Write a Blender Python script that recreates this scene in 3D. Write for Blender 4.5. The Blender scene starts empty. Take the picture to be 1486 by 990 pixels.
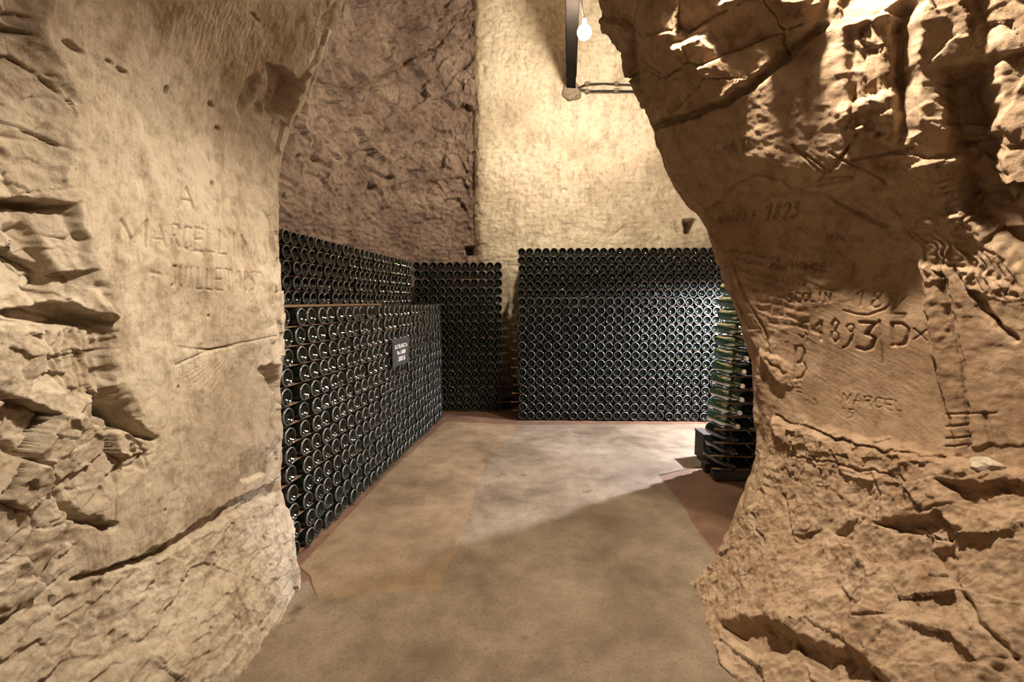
import bpy, bmesh, math, random
import numpy as np
from mathutils import Vector, Matrix

# ------------------------------------------------------------------ camera, world, lights
SC = bpy.context.scene
COL = SC.collection
W, H, F = 1486.0, 990.0, 660.4          # picture size and focal length in pixels
HC = 1.18                               # camera height
PITCH = math.atan(58.0 / F)             # looking slightly down
CP, SP = math.cos(PITCH), math.sin(PITCH)
cam_d = bpy.data.cameras.new('camera'); cam = bpy.data.objects.new('camera', cam_d); COL.objects.link(cam)
cam_d.sensor_width = 36.0; cam_d.lens = 36.0 * F / W; cam_d.clip_start = 0.02
cam.location = (0, 0, HC); cam.rotation_euler = (math.pi / 2 - PITCH, 0, 0)
SC.camera = cam
world = bpy.data.worlds.new('cellar_air'); SC.world = world; world.use_nodes = True
world.node_tree.nodes['Background'].inputs[0].default_value = (1.0, 0.72, 0.48, 1)
world.node_tree.nodes['Background'].inputs[1].default_value = 0.02
vs = SC.view_settings
vs.view_transform = 'Standard'; vs.look = 'None'; vs.gamma = 1.0; vs.use_curve_mapping = False
vs.exposure = 0.05

def light(name, kind, loc, power, col, radius, aim=None, cone=None, blend=.5):
    d = bpy.data.lights.new(name, kind); o = bpy.data.objects.new(name, d); COL.objects.link(o)
    d.energy = power; d.color = col; d.shadow_soft_size = radius; o.location = loc
    if kind == 'SPOT': d.spot_size = math.radians(cone); d.spot_blend = blend
    if aim is not None:
        o.rotation_euler = (Vector(aim) - Vector(loc)).to_track_quat('-Z', 'Y').to_euler()
    return o
PASS_LAMP = (0.44, 1.05, 2.50)          # bulkhead lamp of the passage, above the frame
SIDE_LAMP = (2.35, 3.72, 1.45)          # cool lamp in the side gallery behind the right pillar
BACK_LAMP = (0.60, 3.80, 3.36)          # the bulb seen at the top of the picture
light('passage_lamp_light', 'POINT', PASS_LAMP, 290, (1.0, .85, .67), .028)
light('gallery_lamp_light', 'POINT', SIDE_LAMP, 720, (.90, .91, 1.0), .03)

# ------------------------------------------------------------------ pixel <-> place
def ray(px, py):
    a, b = (px - W / 2) / F, (H / 2 - py) / F
    return np.array([a, CP + b * SP, -SP + b * CP])
def at(px, py, Y):
    d = ray(px, py); t = Y / d[1]
    return np.array([d[0] * t, Y, HC + d[2] * t])
def ground(px, py, z=0.0):
    d = ray(px, py); t = (z - HC) / d[2]
    return np.array([d[0] * t, d[1] * t, z])
def project(P):
    x, y, z = P[..., 0], P[..., 1], P[..., 2] - HC
    dep = np.maximum(y * CP - z * SP, 1e-3)
    up = y * SP + z * CP
    return W / 2 + F * x / dep, H / 2 - F * up / dep

# ------------------------------------------------------------------ noise
RNG = np.random.default_rng(7)
_ANG = RNG.random((256, 256)) * 2 * np.pi
_GX, _GY = np.cos(_ANG), np.sin(_ANG)
_R1, _R2, _R3, _R4, _R5 = (RNG.random((256, 256)) for _ in range(5))
def gnoise(x, y):
    xi, yi = np.floor(x).astype(int), np.floor(y).astype(int)
    fx, fy = x - xi, y - yi
    u, v = fx * fx * fx * (fx * (fx * 6 - 15) + 10), fy * fy * fy * (fy * (fy * 6 - 15) + 10)
    a0, a1, b0, b1 = xi & 255, (xi + 1) & 255, yi & 255, (yi + 1) & 255
    n00 = _GX[a0, b0] * fx + _GY[a0, b0] * fy
    n10 = _GX[a1, b0] * (fx - 1) + _GY[a1, b0] * fy
    n01 = _GX[a0, b1] * fx + _GY[a0, b1] * (fy - 1)
    n11 = _GX[a1, b1] * (fx - 1) + _GY[a1, b1] * (fy - 1)
    return (n00 * (1 - u) + n10 * u) * (1 - v) + (n01 * (1 - u) + n11 * u) * v * 1.0
def fbm(x, y, size, octs=4, gain=.5, off=0.0):
    x, y = x / size + off, y / size + off * 1.7
    s, a = 0, 1.0
    for k in range(octs):
        s = s + a * gnoise(x, y)
        x, y = 1.93 * (x * .8 - y * .6) + 5.3, 1.93 * (x * .6 + y * .8) + 9.1
        a *= gain
    return s
def ridged(x, y, size, octs=3, off=0.0):
    x, y = x / size + off, y / size - off
    s, a = 0, 1.0
    for k in range(octs):
        s = s + a * (1 - 2.2 * np.abs(gnoise(x, y)))
        x, y = 2.03 * (x * .8 - y * .6) + 3.1, 2.03 * (x * .6 + y * .8) + 7.7
        a *= .5
    return s
def facets(x, y, sx, sy, lift, tilt, off=0, jit=.9):
    """broken-stone facets: every cell a tilted plane of its own; also distance to the joint"""
    x, y = x / sx + off, y / sy + off * .37
    xi, yi = np.floor(x).astype(int), np.floor(y).astype(int)
    d1 = np.full(x.shape, 9.0); d2 = np.full(x.shape, 9.0); h = np.zeros(x.shape)
    for i in (-1, 0, 1):
        for j in (-1, 0, 1):
            a, b = (xi + i) & 255, (yi + j) & 255
            dx = x - (xi + i + .5 + jit * (_R1[a, b] - .5)); dy = y - (yi + j + .5 + jit * (_R2[a, b] - .5))
            d = np.sqrt(dx * dx + dy * dy)
            near = d < d1
            d2 = np.where(near, d1, np.minimum(d2, d))
            hh = lift * (_R3[a, b] - .5) * 2 + tilt * ((_R4[a, b] - .5) * 2 * dx + (_R5[a, b] - .5) * 2 * dy)
            h = np.where(near, hh, h); d1 = np.where(near, d, d1)
    return h, d2 - d1
def sstep(a, b, x):
    t = np.clip((x - a) / (b - a), 0, 1); return t * t * (3 - 2 * t)

# ------------------------------------------------------------------ smooth control nets
def hermite(ts, V):
    """Catmull-Rom through V[k] (axis 0) at real-valued positions ts"""
    V = np.asarray(V, float); n = len(V)
    T = np.gradient(V, axis=0)
    k = np.clip(np.floor(ts).astype(int), 0, n - 2); f = ts - k
    sh = (-1,) + (1,) * (V.ndim - 1); f = f.reshape(sh)
    f2, f3 = f * f, f * f * f
    return (2*f3 - 3*f2 + 1) * V[k] + (f3 - 2*f2 + f) * T[k] + (-2*f3 + 3*f2) * V[k+1] + (f3 - f2) * T[k+1]
def spread(counts):
    out = []
    for k, c in enumerate(counts): out.append(k + np.arange(c) / c)
    out.append(np.array([float(len(counts))])); return np.concatenate(out)

GLYPH = {  # simple cut letters: strokes in a unit box, y up
 'A': ['0,0 .5,1 1,0', '.2,.38 .8,.38'], 'M': ['0,0 .1,1 .5,.15 .9,1 1,0'], 'R': ['0,0 0,1 .7,1 .85,.8 .7,.55 0,.5', '.4,.5 .95,0'],
 'C': ['.95,.85 .6,1 .2,.9 0,.5 .2,.1 .6,0 .95,.15'], 'E': ['.9,1 0,1 0,0 .9,0', '0,.5 .7,.5'], 'L': ['0,1 0,0 .8,0'], 'I': ['.4,1 .4,0'],
 'N': ['0,0 0,1 .9,0 .9,1'], 'J': ['.2,1 .8,1', '.6,1 .6,.15 .35,0 .05,.1'], 'U': ['0,1 0,.2 .3,0 .6,0 .9,.2 .9,1'], 'T': ['0,1 1,1', '.5,1 .5,0'],
 'O': ['.5,1 .1,.85 0,.5 .1,.15 .5,0 .9,.15 1,.5 .9,.85 .5,1'], 'P': ['0,0 0,1 .7,1 .85,.75 .7,.5 0,.48'], 'H': ['0,0 0,1', '.9,0 .9,1', '0,.5 .9,.5'],
 'S': ['.9,.85 .5,1 .1,.85 .15,.6 .8,.4 .85,.15 .5,0 .05,.12'], 'D': ['0,0 0,1 .5,1 .9,.75 .95,.4 .7,.05 0,0'],
 'B': ['0,0 0,1 .6,1 .8,.8 .65,.56 .1,.52 .7,.5 .95,.25 .7,.02 0,0'], 'X': ['0,.9 1,0', '.1,0 .9,.9'], 'V': ['0,1 .5,0 1,1'], 'K': ['0,0 0,1', '.8,1 0,.45 .9,0'],
 '1': ['.1,.75 .5,1 .5,0'], '8': ['.5,1 .15,.85 .2,.62 .5,.52 .85,.3 .75,.05 .4,0 .1,.15 .15,.38 .5,.52 .8,.68 .8,.9 .5,1'],
 '9': ['.85,.75 .6,.5 .25,.55 .1,.8 .35,1 .7,.95 .85,.75 .8,.4 .45,0'], '3': ['.1,1 .85,.95 .45,.6 .85,.4 .8,.1 .4,0 .05,.12'],
 '4': ['.6,0 .75,1 .05,.35 1,.35'], '5': ['.85,1 .2,1 .12,.55 .6,.6 .85,.3 .6,.02 .1,.05'], '7': ['.05,1 .9,1 .35,0'], '6': ['.8,1 .3,.7 .1,.3 .4,0 .8,.15 .75,.42 .2,.4'],
 '0': ['.5,1 .15,.8 .1,.3 .5,0 .9,.3 .85,.8 .5,1'], '2': ['.1,.8 .4,1 .8,.85 .75,.55 .1,0 .95,.02']}

class Rock:
    """A rock face grown from a control net of 3-D points, worked with cuts, steps and chips measured along its surface."""
    def __init__(s, net, cu, cv, flip=False):
        net = np.asarray(net, float)                     # rows (up) x columns (along) x 3
        rows = hermite(spread(cv), net)
        s.P = np.swapaxes(hermite(spread(cu), np.swapaxes(rows, 0, 1)), 0, 1)
        du, dv = np.gradient(s.P, axis=1), np.gradient(s.P, axis=0)
        n = np.cross(du, dv); n /= np.linalg.norm(n, axis=2, keepdims=True) + 1e-9
        s.N = -n if flip else n
        s.flip = flip
        lu = np.linalg.norm(np.diff(s.P, axis=1), axis=2); lv = np.linalg.norm(np.diff(s.P, axis=0), axis=2)
        U = np.concatenate([np.zeros((s.P.shape[0], 1)), np.cumsum(lu, 1)], 1)
        V = np.concatenate([np.zeros((1, s.P.shape[1])), np.cumsum(lv, 0)], 0)
        s.U = np.broadcast_to(U.mean(0), U.shape).copy(); s.V = np.broadcast_to(V.mean(1)[:, None], V.shape).copy()
        s.D = np.zeros(s.U.shape)
        toward = np.array([0, 0, HC]) - s.P; toward /= np.linalg.norm(toward, axis=2, keepdims=True)
        s.seen = (s.N * toward).sum(2) > .03
        s.px, s.py = project(s.P)
        s.px = np.where(s.seen & (s.P[..., 1] > .2), s.px, 1e6)
        s.wu = fbm(s.U, s.V, .05, 3, .55, 3.3) * .012; s.wv = fbm(s.U, s.V, .05, 3, .55, 8.1) * .012
    def loc(s, px, py):
        d = (s.px - px) ** 2 + (s.py - py) ** 2
        k = np.argmin(d); return s.U.flat[k], s.V.flat[k]
    def pts(s, pl): return np.array([s.loc(*p) for p in pl])
    def box(s, q, m):
        j = np.where((s.U[0] > q[:, 0].min() - m) & (s.U[0] < q[:, 0].max() + m))[0]
        i = np.where((s.V[:, 0] > q[:, 1].min() - m) & (s.V[:, 0] < q[:, 1].max() + m))[0]
        if len(i) == 0 or len(j) == 0: return None
        return slice(i[0], i[-1] + 1), slice(j[0], j[-1] + 1)
    @staticmethod
    def segdist(u, v, q):
        best = np.full(u.shape, 9.0)
        for a, b in zip(q[:-1], q[1:]):
            e = b - a; L = (e * e).sum() + 1e-12
            t = np.clip(((u - a[0]) * e[0] + (v - a[1]) * e[1]) / L, 0, 1)
            best = np.minimum(best, np.hypot(u - a[0] - t * e[0], v - a[1] - t * e[1]))
        return best
    def groove(s, pl, w, depth, warp=.3, q=None, lip=0.0):
        q = s.pts(pl) if q is None else q
        b = s.box(q, w * 3 + .02)
        if b is None: return
        u, v = s.U[b] + warp * s.wu[b], s.V[b] + warp * s.wv[b]
        d = s.segdist(u, v, q)
        s.D[b] -= depth * np.clip(1 - d / w, 0, 1) ** .8
        if lip: s.D[b] += lip * np.exp(-((d - w * 1.4) / (w * .6)) ** 2)
    def inside(s, pl, edge, warp=1.0, q=None):
        q = s.pts(pl) if q is None else q
        b = s.box(q, edge + .05)
        u, v = s.U[b] + warp * s.wu[b], s.V[b] + warp * s.wv[b]
        c = np.vstack([q, q[:1]])
        d = s.segdist(u, v, c)
        ins = np.zeros(u.shape, bool)
        for (x0, y0), (x1, y1) in zip(c[:-1], c[1:]):
            cr = ((y0 > v) != (y1 > v)) & (u < (x1 - x0) * (v - y0) / (y1 - y0 + 1e-12) + x0)
            ins ^= cr
        sd = np.where(ins, d, -d)
        return b, sd, u, v, q
    def region(s, pl, h, edge=.01, tilt=(0, 0), warp=1.0):
        """lift (or sink) a patch; tilt = slope along the wall and upward"""
        b, sd, u, v, q = s.inside(pl, edge, warp)
        m = sstep(-edge, edge, sd)
        c = q.mean(0)
        s.D[b] += m * (h + tilt[0] * (u - c[0]) + tilt[1] * (v - c[1]))
    def mask(s, pl, edge=.04, warp=1.5):
        M = np.zeros(s.U.shape); b, sd, u, v, q = s.inside(pl, edge, warp); M[b] = sstep(-edge, edge, sd); return M
    def scoop(s, px, py, ru, rv, depth):
        u, v = s.loc(px, py); r = np.hypot((s.U + .6 * s.wu - u) / ru, (s.V + .6 * s.wv - v) / rv)
        s.D -= depth * sstep(1.0, .35, r)
    def text(s, txt, p0, adv, up, w, depth, gap=.25, jitter=.04, seed=1):
        """cut letters: p0 foot of first letter, adv = step of one letter, up = its height (all measured on the picture, then on the wall)"""
        rnd = random.Random(seed)
        for k, ch in enumerate(txt):
            for st in GLYPH.get(ch, []):
                pl = []
                for xy in st.split():
                    x, y = map(float, xy.split(','))
                    x = x * (1 - gap) + k + rnd.uniform(-jitter, jitter); y += rnd.uniform(-jitter, jitter)
                    pl.append((p0[0] + adv[0] * x + up[0] * y, p0[1] + adv[1] * x + up[1] * y))
                s.groove(pl, w, depth, warp=.12)
    def build(s, name, mat, smooth=False):
        Q = s.P + s.N * s.D[..., None]
        nv, nu = s.U.shape
        idx = np.arange(nv * nu).reshape(nv, nu)
        f = np.stack([idx[:-1, :-1], idx[:-1, 1:], idx[1:, 1:], idx[1:, :-1]], -1).reshape(-1, 4)
        if s.flip: f = f[:, ::-1]
        return grid_mesh(name, Q.reshape(-1, 3), f, mat, smooth)
    def on(s, px, py):
        k = np.argmin((s.px - px) ** 2 + (s.py - py) ** 2)
        return (s.P + s.N * s.D[..., None]).reshape(-1, 3)[k]

def grid_mesh(name, v, f, mat, smooth=False, parent=None):
    me = bpy.data.meshes.new(name)
    v = np.asarray(v, np.float32); f = np.ascontiguousarray(f, np.int32)
    me.vertices.add(len(v)); me.vertices.foreach_set('co', v.ravel())
    me.loops.add(f.size); me.loops.foreach_set('vertex_index', f.ravel())
    me.polygons.add(len(f)); me.polygons.foreach_set('loop_start', np.arange(0, f.size, f.shape[1], dtype=np.int32))
    me.update(calc_edges=True); me.validate()
    if smooth: me.polygons.foreach_set('use_smooth', np.ones(len(f), bool))
    for m in (mat if isinstance(mat, (list, tuple)) else [mat]): me.materials.append(m)
    o = bpy.data.objects.new(name, me); COL.objects.link(o)
    if parent is not None: o.parent = parent
    return o

def tag(o, label=None, cat=None, group=None, kind=None):
    if label: o['label'] = label
    if cat: o['category'] = cat
    if group: o['group'] = group
    if kind: o['kind'] = kind
    return o
def empty(name, loc):
    o = bpy.data.objects.new(name, None); COL.objects.link(o); o.location = loc; o.empty_display_size = .05; return o
def obj(name, bm, mat, parent=None, smooth=False):
    me = bpy.data.meshes.new(name); bmesh.ops.recalc_face_normals(bm, faces=bm.faces); bm.to_mesh(me); bm.free()
    if smooth:
        for p in me.polygons: p.use_smooth = True
    for m in (mat if isinstance(mat, (list, tuple)) else [mat]): me.materials.append(m)
    o = bpy.data.objects.new(name, me); COL.objects.link(o)
    if parent is not None: o.parent = parent
    return o

# ------------------------------------------------------------------ materials
class NT:
    def __init__(s, name):
        s.m = bpy.data.materials.new(name); s.m.use_nodes = True; s.t = s.m.node_tree; s.b = s.t.nodes['Principled BSDF']
        s.co = s.t.nodes.new('ShaderNodeTexCoord').outputs['Object']
    def n(s, kind, **kw):
        nd = s.t.nodes.new('ShaderNode' + kind)
        for k, v in kw.items():
            if k in nd.inputs: nd.inputs[k].default_value = v
            else: setattr(nd, k, v)
        return nd
    def l(s, a, b): s.t.links.new(a, b)
    def mapped(s, scale):
        mp = s.n('Mapping'); mp.inputs['Scale'].default_value = scale; s.l(s.co, mp.inputs[0]); return mp.outputs[0]
    def noise(s, scale, detail=4, rough=.6, co=None):
        nd = s.n('TexNoise', Scale=scale, Detail=detail, Roughness=rough); s.l(co or s.co, nd.inputs['Vector']); return nd.outputs['Fac']
    def ramp(s, fac, stops):
        r = s.n('ValToRGB'); el = r.color_ramp.elements
        while len(el) < len(stops): el.new(.5)
        for e, (p, c) in zip(el, stops): e.position = p; e.color = c if len(c) == 4 else (*c, 1)
        s.l(fac, r.inputs[0]); return r.outputs[0]
    def mix(s, fac, a, b, mode='MIX'):
        m = s.n('Mix', data_type='RGBA', blend_type=mode)
        for sock, v in ((m.inputs[0], fac), (m.inputs[6], a), (m.inputs[7], b)):
            if isinstance(v, (int, float)): sock.default_value = v
            elif isinstance(v, tuple): sock.default_value = (*v, 1)
            else: s.l(v, sock)
        return m.outputs[2]
    def bump(s, hs, dist, strength=1.0, prev=None):
        b = s.n('Bump', Strength=strength, Distance=dist); s.l(hs, b.inputs['Height'])
        if prev is not None: s.l(prev, b.inputs['Normal'])
        return b.outputs[0]

def stone(name, light_c, mid_c, dark_c, stain, scale=1.0, bump=.0025, streak=(3, 3, 1.2)):
    t = NT(name)
    big = t.noise(2.2 * scale, 5, .6); sm = t.noise(26 * scale, 5, .65); st = t.noise(4.5 * scale, 5, .7, t.mapped(streak))
    c = t.ramp(big, [(.34, dark_c), (.5, mid_c), (.66, light_c)])
    c = t.mix(t.ramp(st, [(.5, (0, 0, 0)), (.72, (1, 1, 1))]), c, stain)
    c = t.mix(.7, c, t.ramp(sm, [(.3, (.5, .45, .40)), (.52, (1, 1, 1)), (.75, (1.0, .98, .94))]), 'MULTIPLY')
    spk = t.noise(120 * scale, 2, .5)
    c = t.mix(t.ramp(spk, [(.66, (0, 0, 0)), (.74, (1, 1, 1))]), c, tuple(x * .55 for x in mid_c))
    t.l(c, t.b.inputs['Base Color']); t.b.inputs['Roughness'].default_value = .92; t.b.inputs['Specular IOR Level'].default_value = .2
    nb = t.bump(t.noise(48, 8, .78), bump * 1.7, 1.0); nb = t.bump(t.noise(240, 4, .7), bump * .5, 1.0, nb)
    t.l(nb, t.b.inputs['Normal']); return t.m
M = {}
M['chalk'] = stone('chalk_stone', (.56, .490, .390), (.485, .412, .315), (.36, .292, .215), (.29, .215, .150))
M['chalk_right'] = stone('bounce_tint_chalk', (.44, .325, .222), (.375, .265, .172), (.285, .188, .115), (.23, .142, .083))  # same chalk, with the reddish bounce of its shaded side put into the colour
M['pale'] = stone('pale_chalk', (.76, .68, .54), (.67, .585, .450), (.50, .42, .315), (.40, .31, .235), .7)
M['dark'] = stone('dark_chalk', (.37, .285, .225), (.285, .21, .168), (.18, .128, .105), (.13, .09, .075), .9, .004)  # darker all over than the other chalk
def floor_mat(name, a, b, c, spot):
    t = NT(name)
    big = t.noise(1.6, 5, .6); mid = t.noise(9, 6, .7); sm = t.noise(90, 4, .6)
    col = t.ramp(big, [(.36, c), (.5, b), (.64, a)])
    col = t.mix(.8, col, t.ramp(mid, [(.3, (.6, .55, .5)), (.6, (1, 1, 1))]), 'MULTIPLY')
    col = t.mix(.6, col, t.ramp(sm, [(.33, (.6, .55, .5)), (.5, (1, 1, 1))]), 'MULTIPLY')
    col = t.mix(t.ramp(t.noise(5.2, 3, .5), [(.66, (0, 0, 0)), (.78, (1, 1, 1))]), col, spot)
    t.l(col, t.b.inputs['Base Color'])
    t.l(t.ramp(mid, [(.3, (.55, .55, .55)), (.7, (.85, .85, .85))]), t.b.inputs['Roughness'])
    t.b.inputs['Specular IOR Level'].default_value = .3
    nb = t.bump(mid, .006, .6); nb = t.bump(sm, .0015, 1, nb); t.l(nb, t.b.inputs['Normal']); return t.m
M['earth'] = floor_mat('red_earth', (.19, .11, .068), (.145, .08, .05), (.10, .056, .034), (.06, .036, .024))
M['slab'] = floor_mat('grey_concrete', (.245, .195, .142), (.185, .142, .099), (.118, .084, .055), (.065, .046, .031))
M['slab_tan'] = floor_mat('tan_concrete', (.265, .19, .118), (.21, .147, .088), (.145, .098, .058), (.10, .066, .04))
def simple(name, col, rough=.6, metal=0, spec=.5, var=.35, scale=30, streak=None):
    t = NT(name); nz = t.noise(scale, 4, .6, t.mapped(streak) if streak else None)
    c = t.ramp(nz, [(.3, tuple(x * (1 - var) for x in col)), (.7, tuple(min(1, x * (1 + var)) for x in col))])
    t.l(c, t.b.inputs['Base Color']); t.b.inputs['Roughness'].default_value = rough; t.b.inputs['Metallic'].default_value = metal
    t.b.inputs['Specular IOR Level'].default_value = spec
    t.l(t.bump(nz, .001, .5), t.b.inputs['Normal']); return t.m
M['wood'] = simple('lath_wood', (.19, .115, .065), .8, 0, .2, .4, 14, (6, 60, 60))
M['beam'] = simple('beam_paint', (.008, .006, .005), .9, 0, .1, .35, 10)
M['dark_wood'] = simple('dark_wood', (.035, .03, .026), .7, 0, .3, .35, 12, (4, 30, 30))
M['cable'] = simple('cable_sheath', (.008, .006, .005), .5)
M['mortar'] = simple('mortar_patch', (.24, .19, .14), .95, 0, .1, .4, 60)
M['slate'] = simple('slate_board', (.05, .05, .052), .75, 0, .3, .5, 25)
M['chalk_line'] = simple('chalk_writing', (.82, .82, .8), .95, 0, .1, .15, 90)
M['cap'] = simple('crown_cap_metal', (.62, .58, .54), .35, .85, .5, .2, 40)
M['galv'] = simple('lamp_metal', (.25, .24, .22), .45, .8)
def glass_mat(name, col, trans, rough):
    t = NT(name); b = t.b
    dust = t.ramp(t.noise(38, 4, .6), [(.35, (.05, .05, .05)), (.75, (.20, .20, .20))])
    t.l(t.mix(.0, col, col), b.inputs['Base Color']); t.l(dust, b.inputs['Roughness'])
    b.inputs['IOR'].default_value = 1.52; b.inputs['Transmission Weight'].default_value = trans
    b.inputs['Specular IOR Level'].default_value = .65
    return t.m
M['glass'] = glass_mat('dark_bottle_glass', (.006, .0085, .006), 0.0, .1)
M['ring'] = simple('stippled_glint_ring', (.085, .088, .088), .32, 0, .9, .3, 60)  # stippled glass; the pale grey stands in for the rim's bright reflection
M['green_glass'] = glass_mat('green_bottle_glass', (.005, .075, .009), .40, .1)
def emit(name, col, s):
    t = NT(name); t.b.inputs['Emission Color'].default_value = (*col, 1); t.b.inputs['Emission Strength'].default_value = s
    t.b.inputs['Base Color'].default_value = (.8, .8, .8, 1); return t.m
M['bulb'] = emit('lit_bulb', (1.0, .85, .64), 1900)

# ------------------------------------------------------------------ the passage: left rock wall
YN = [-1.6, -.6, 0.0, .5, .8, 1.05, 1.3, 1.52, 1.70]
def pillar_net(sil, table, sign, top):
    """rows from the outline of the pillar's far corner (pixels) plus how far the wall stands back from it nearer the camera"""
    net = []
    for (px, py), dx in zip(sil, table):
        c = at(px, py, 1.76); r = []
        for y, d in zip(YN, dx): r.append((c[0] + sign * d, y, c[2]))
        r.append((c[0], 1.77, c[2]))
        for ox, y in ((.035, 1.86), (.16, 1.93), (.45, 1.98), (1.0, 2.05)): r.append((c[0] + sign * ox, y, c[2]))
        net.append(r)
    for z, xc in top:                                       # closing the vault overhead
        r = [(xc, y, z) for y in YN] + [(xc, 1.77, z)]
        for ox, y in ((.035, 1.86), (.16, 1.93), (.45, 1.98), (1.0, 2.05)): r.append((xc + sign * ox, y, z + .1))
        net.append(r)
    return net
SIL_L = [(438, 905), (433, 862), (424, 800), (402, 730), (403, 640), (398, 560), (401, 470), (403, 400), (397, 310), (399, 220), (432, 140), (458, 85), (488, 0)]
TAB_L = [
 [.02, .02, .0, -.02, -.03, -.04, -.04, -.03, 0],
 [.10, .10, .07, .05, .03, .0, -.01, -.01, 0],
 [.16, .16, .14, .12, .09, .055, .035, .02, 0],
 [.16, .16, .14, .12, .10, .07, .045, .02, 0],
 [.14, .14, .13, .12, .10, .08, .055, .025, 0],
 [.13, .13, .12, .11, .095, .08, .06, .03, 0],
 [.12, .12, .11, .10, .09, .08, .06, .03, 0],
 [.12, .12, .11, .10, .09, .08, .06, .03, 0],
 [.10, .10, .095, .09, .08, .07, .055, .03, 0],
 [.08, .08, .08, .07, .07, .06, .045, .025, 0],
 [.14, .14, .14, .13, .12, .11, .075, .035, 0],
 [.17, .17, .17, .16, .15, .13, .09, .045, 0],
 [.16, .16, .16, .15, .14, .12, .08, .04, 0]]
CU = [8, 10, 20, 64, 96, 102, 96, 72, 30, 14, 12, 10, 14]
NET = pillar_net(SIL_L, TAB_L, -1, [(2.82, -.34), (3.12, .10)])
zs = [r[0][2] for r in NET]
CV = [max(8, int((b - a) / .0033)) if b < 2.5 else 26 for a, b in zip(zs[:-1], zs[1:])]
L = Rock(NET, CU, CV)
u, v = L.U, L.V
L.D += fbm(u, v, .45, 3, .5, 1.2) * .022
rough = L.mask([(-120, -60), (60, -40), (62, 60), (98, 130), (95, 290), (128, 390), (165, 470), (163, 560), (222, 640), (150, 735), (92, 850), (-120, 960)], .03)
lower = L.mask([(-120, 960), (60, 870), (112, 842), (205, 812), (262, 782), (332, 737), (408, 697), (470, 760), (470, 1010), (200, 1090), (-120, 1090)], .02)
face = np.clip(1 - rough - lower, 0, 1)
# long vertical pick marks of the dressed face
marks = gnoise(u / .007 + .8 * fbm(u, v, .15, 2), v / .055) + .7 * gnoise(u / .012, v / .03 + 7)
wear = sstep(-.25, .3, fbm(u, v, .22, 3, .6, 9.9))
L.D += face * (.0011 * marks * (.4 + wear) + .0030 * fbm(u, v, .05, 4, .6, 4.4))
uc = L.U[0, sum(CU[:9])]
corner = np.exp(-((u - uc) / .055) ** 2)
ff, jf = facets(u + .5 * L.wu, v + .5 * L.wv, .06, .08, .012, .022, 43)
L.D += corner * face * ff
fa, ja = facets(u + .6 * L.wu, v + .6 * L.wv, .17, .12, .022, .030, 11)
fb, jb = facets(u + .8 * L.wu, v + .8 * L.wv, .06, .045, .006, .010, 37)
L.D += rough * (fa - .022 + fb + .006 * fbm(u, v, .04, 4, .6, 2.0)) - rough * .010 * np.clip(1 - ja / .05, 0, 1)
fc, jc = facets(u + .8 * L.wu, v + .8 * L.wv, .24, .15, .006, .016, 71)
fd, jd = facets(u + L.wu, v + L.wv, .07, .04, .003, .007, 15)
L.D += lower * (fc + fd + .004 * ridged(u, v, .08, 3, 5.0) + .004 * fbm(u, v, .03, 3, .6, 6.0))
# the broken beds on the near side
L.region([(-60, 292), (0, 288), (112, 297), (132, 398), (168, 466), (110, 446), (40, 450), (-60, 470)], -.012, .008, (.10, -.25))
L.region([(0, 286), (60, 290), (112, 298), (60, 304), (0, 303), (-60, 300)], -.045, .006)
L.region([(28, 454), (70, 445), (112, 446), (170, 467), (122, 473), (60, 470)], -.060, .006)
L.region([(50, 330), (70, 320), (100, 400), (92, 440), (72, 420)], -.030, .008)
L.region([(75, 475), (165, 470), (163, 560), (205, 625), (150, 600), (110, 545)], -.022, .01, (-.2, 0))
L.region([(146, 572), (168, 588), (230, 638), (196, 634), (156, 606)], -.070, .006)
for k in range(6): L.groove([(88 + 13 * k, 486), (86 + 13 * k, 520), (96 + 12 * k, 560 + 3 * k)], .007, .010, 1.0)
L.region([(0, 40), (40, 42), (64, 52), (35, 55), (-20, 50)], -.035, .005)
L.groove([(0, 96), (18, 108), (32, 116)], .006, .010); L.groove([(0, 192), (55, 207)], .005, .008); L.groove([(0, 208), (30, 225)], .012, .018)
L.groove([(-40, 620), (30, 652), (85, 700), (108, 745), (165, 768)], .014, .045, 1.0)
L.groove([(-40, 560), (20, 580), (60, 592)], .008, .02, 1.0)
L.region([(-60, 640), (30, 655), (85, 702), (105, 745), (88, 800), (60, 872), (-60, 920)], .016, .012, (.10, .08))
L.groove([(105, 745), (92, 800), (60, 872), (0, 915)], .012, .03, 1.0)
L.groove([(180, 632), (213, 655), (216, 680)], .005, .012); L.region([(177, 676), (200, 672), (215, 652), (205, 680)], -.012, .005)
L.groove([(172, 690), (168, 760)], .003, .006)
L.region([(342, 660), (368, 640), (392, 652), (385, 690), (352, 700)], -.008, .006, (0, .15))
# bedding crack under the dressed face: the upper bed overhangs
L.region([(110, 842), (205, 808), (262, 779), (332, 732), (404, 694), (410, 712), (335, 752), (268, 792), (205, 822)], -.030, .007)
L.region([(110, 843), (170, 826), (240, 800), (262, 782), (250, 801), (205, 820), (150, 834)], -.050, .005)
# top hollows
L.region([(388, 96), (412, 100), (440, 130), (418, 165), (384, 168), (388, 130)], -.075, .010)
L.scoop(362, 128, .035, .060, .022); L.scoop(350, 150, .02, .04, .016); L.scoop(372, 158, .025, .03, .018)
for x, y, a, b in ((158, 90, .012, .006), (176, 102, .02, .007), (110, 70, .03, .01), (240, 132, .012, .014), (308, 152, .018, .009), (318, 187, .016, .01), (372, 24, .03, .006),
                   (306, 267, .012, .012), (305, 458, .006, .006), (262, 562, .006, .006), (216, 857, .010, .016), (219, 848, .008, .01), (256, 845, .006, .01), (300, 915, .006, .012), (165, 920, .01, .008), (242, 742, .005, .007)):
    L.scoop(x, y, a, b, .016)
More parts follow.
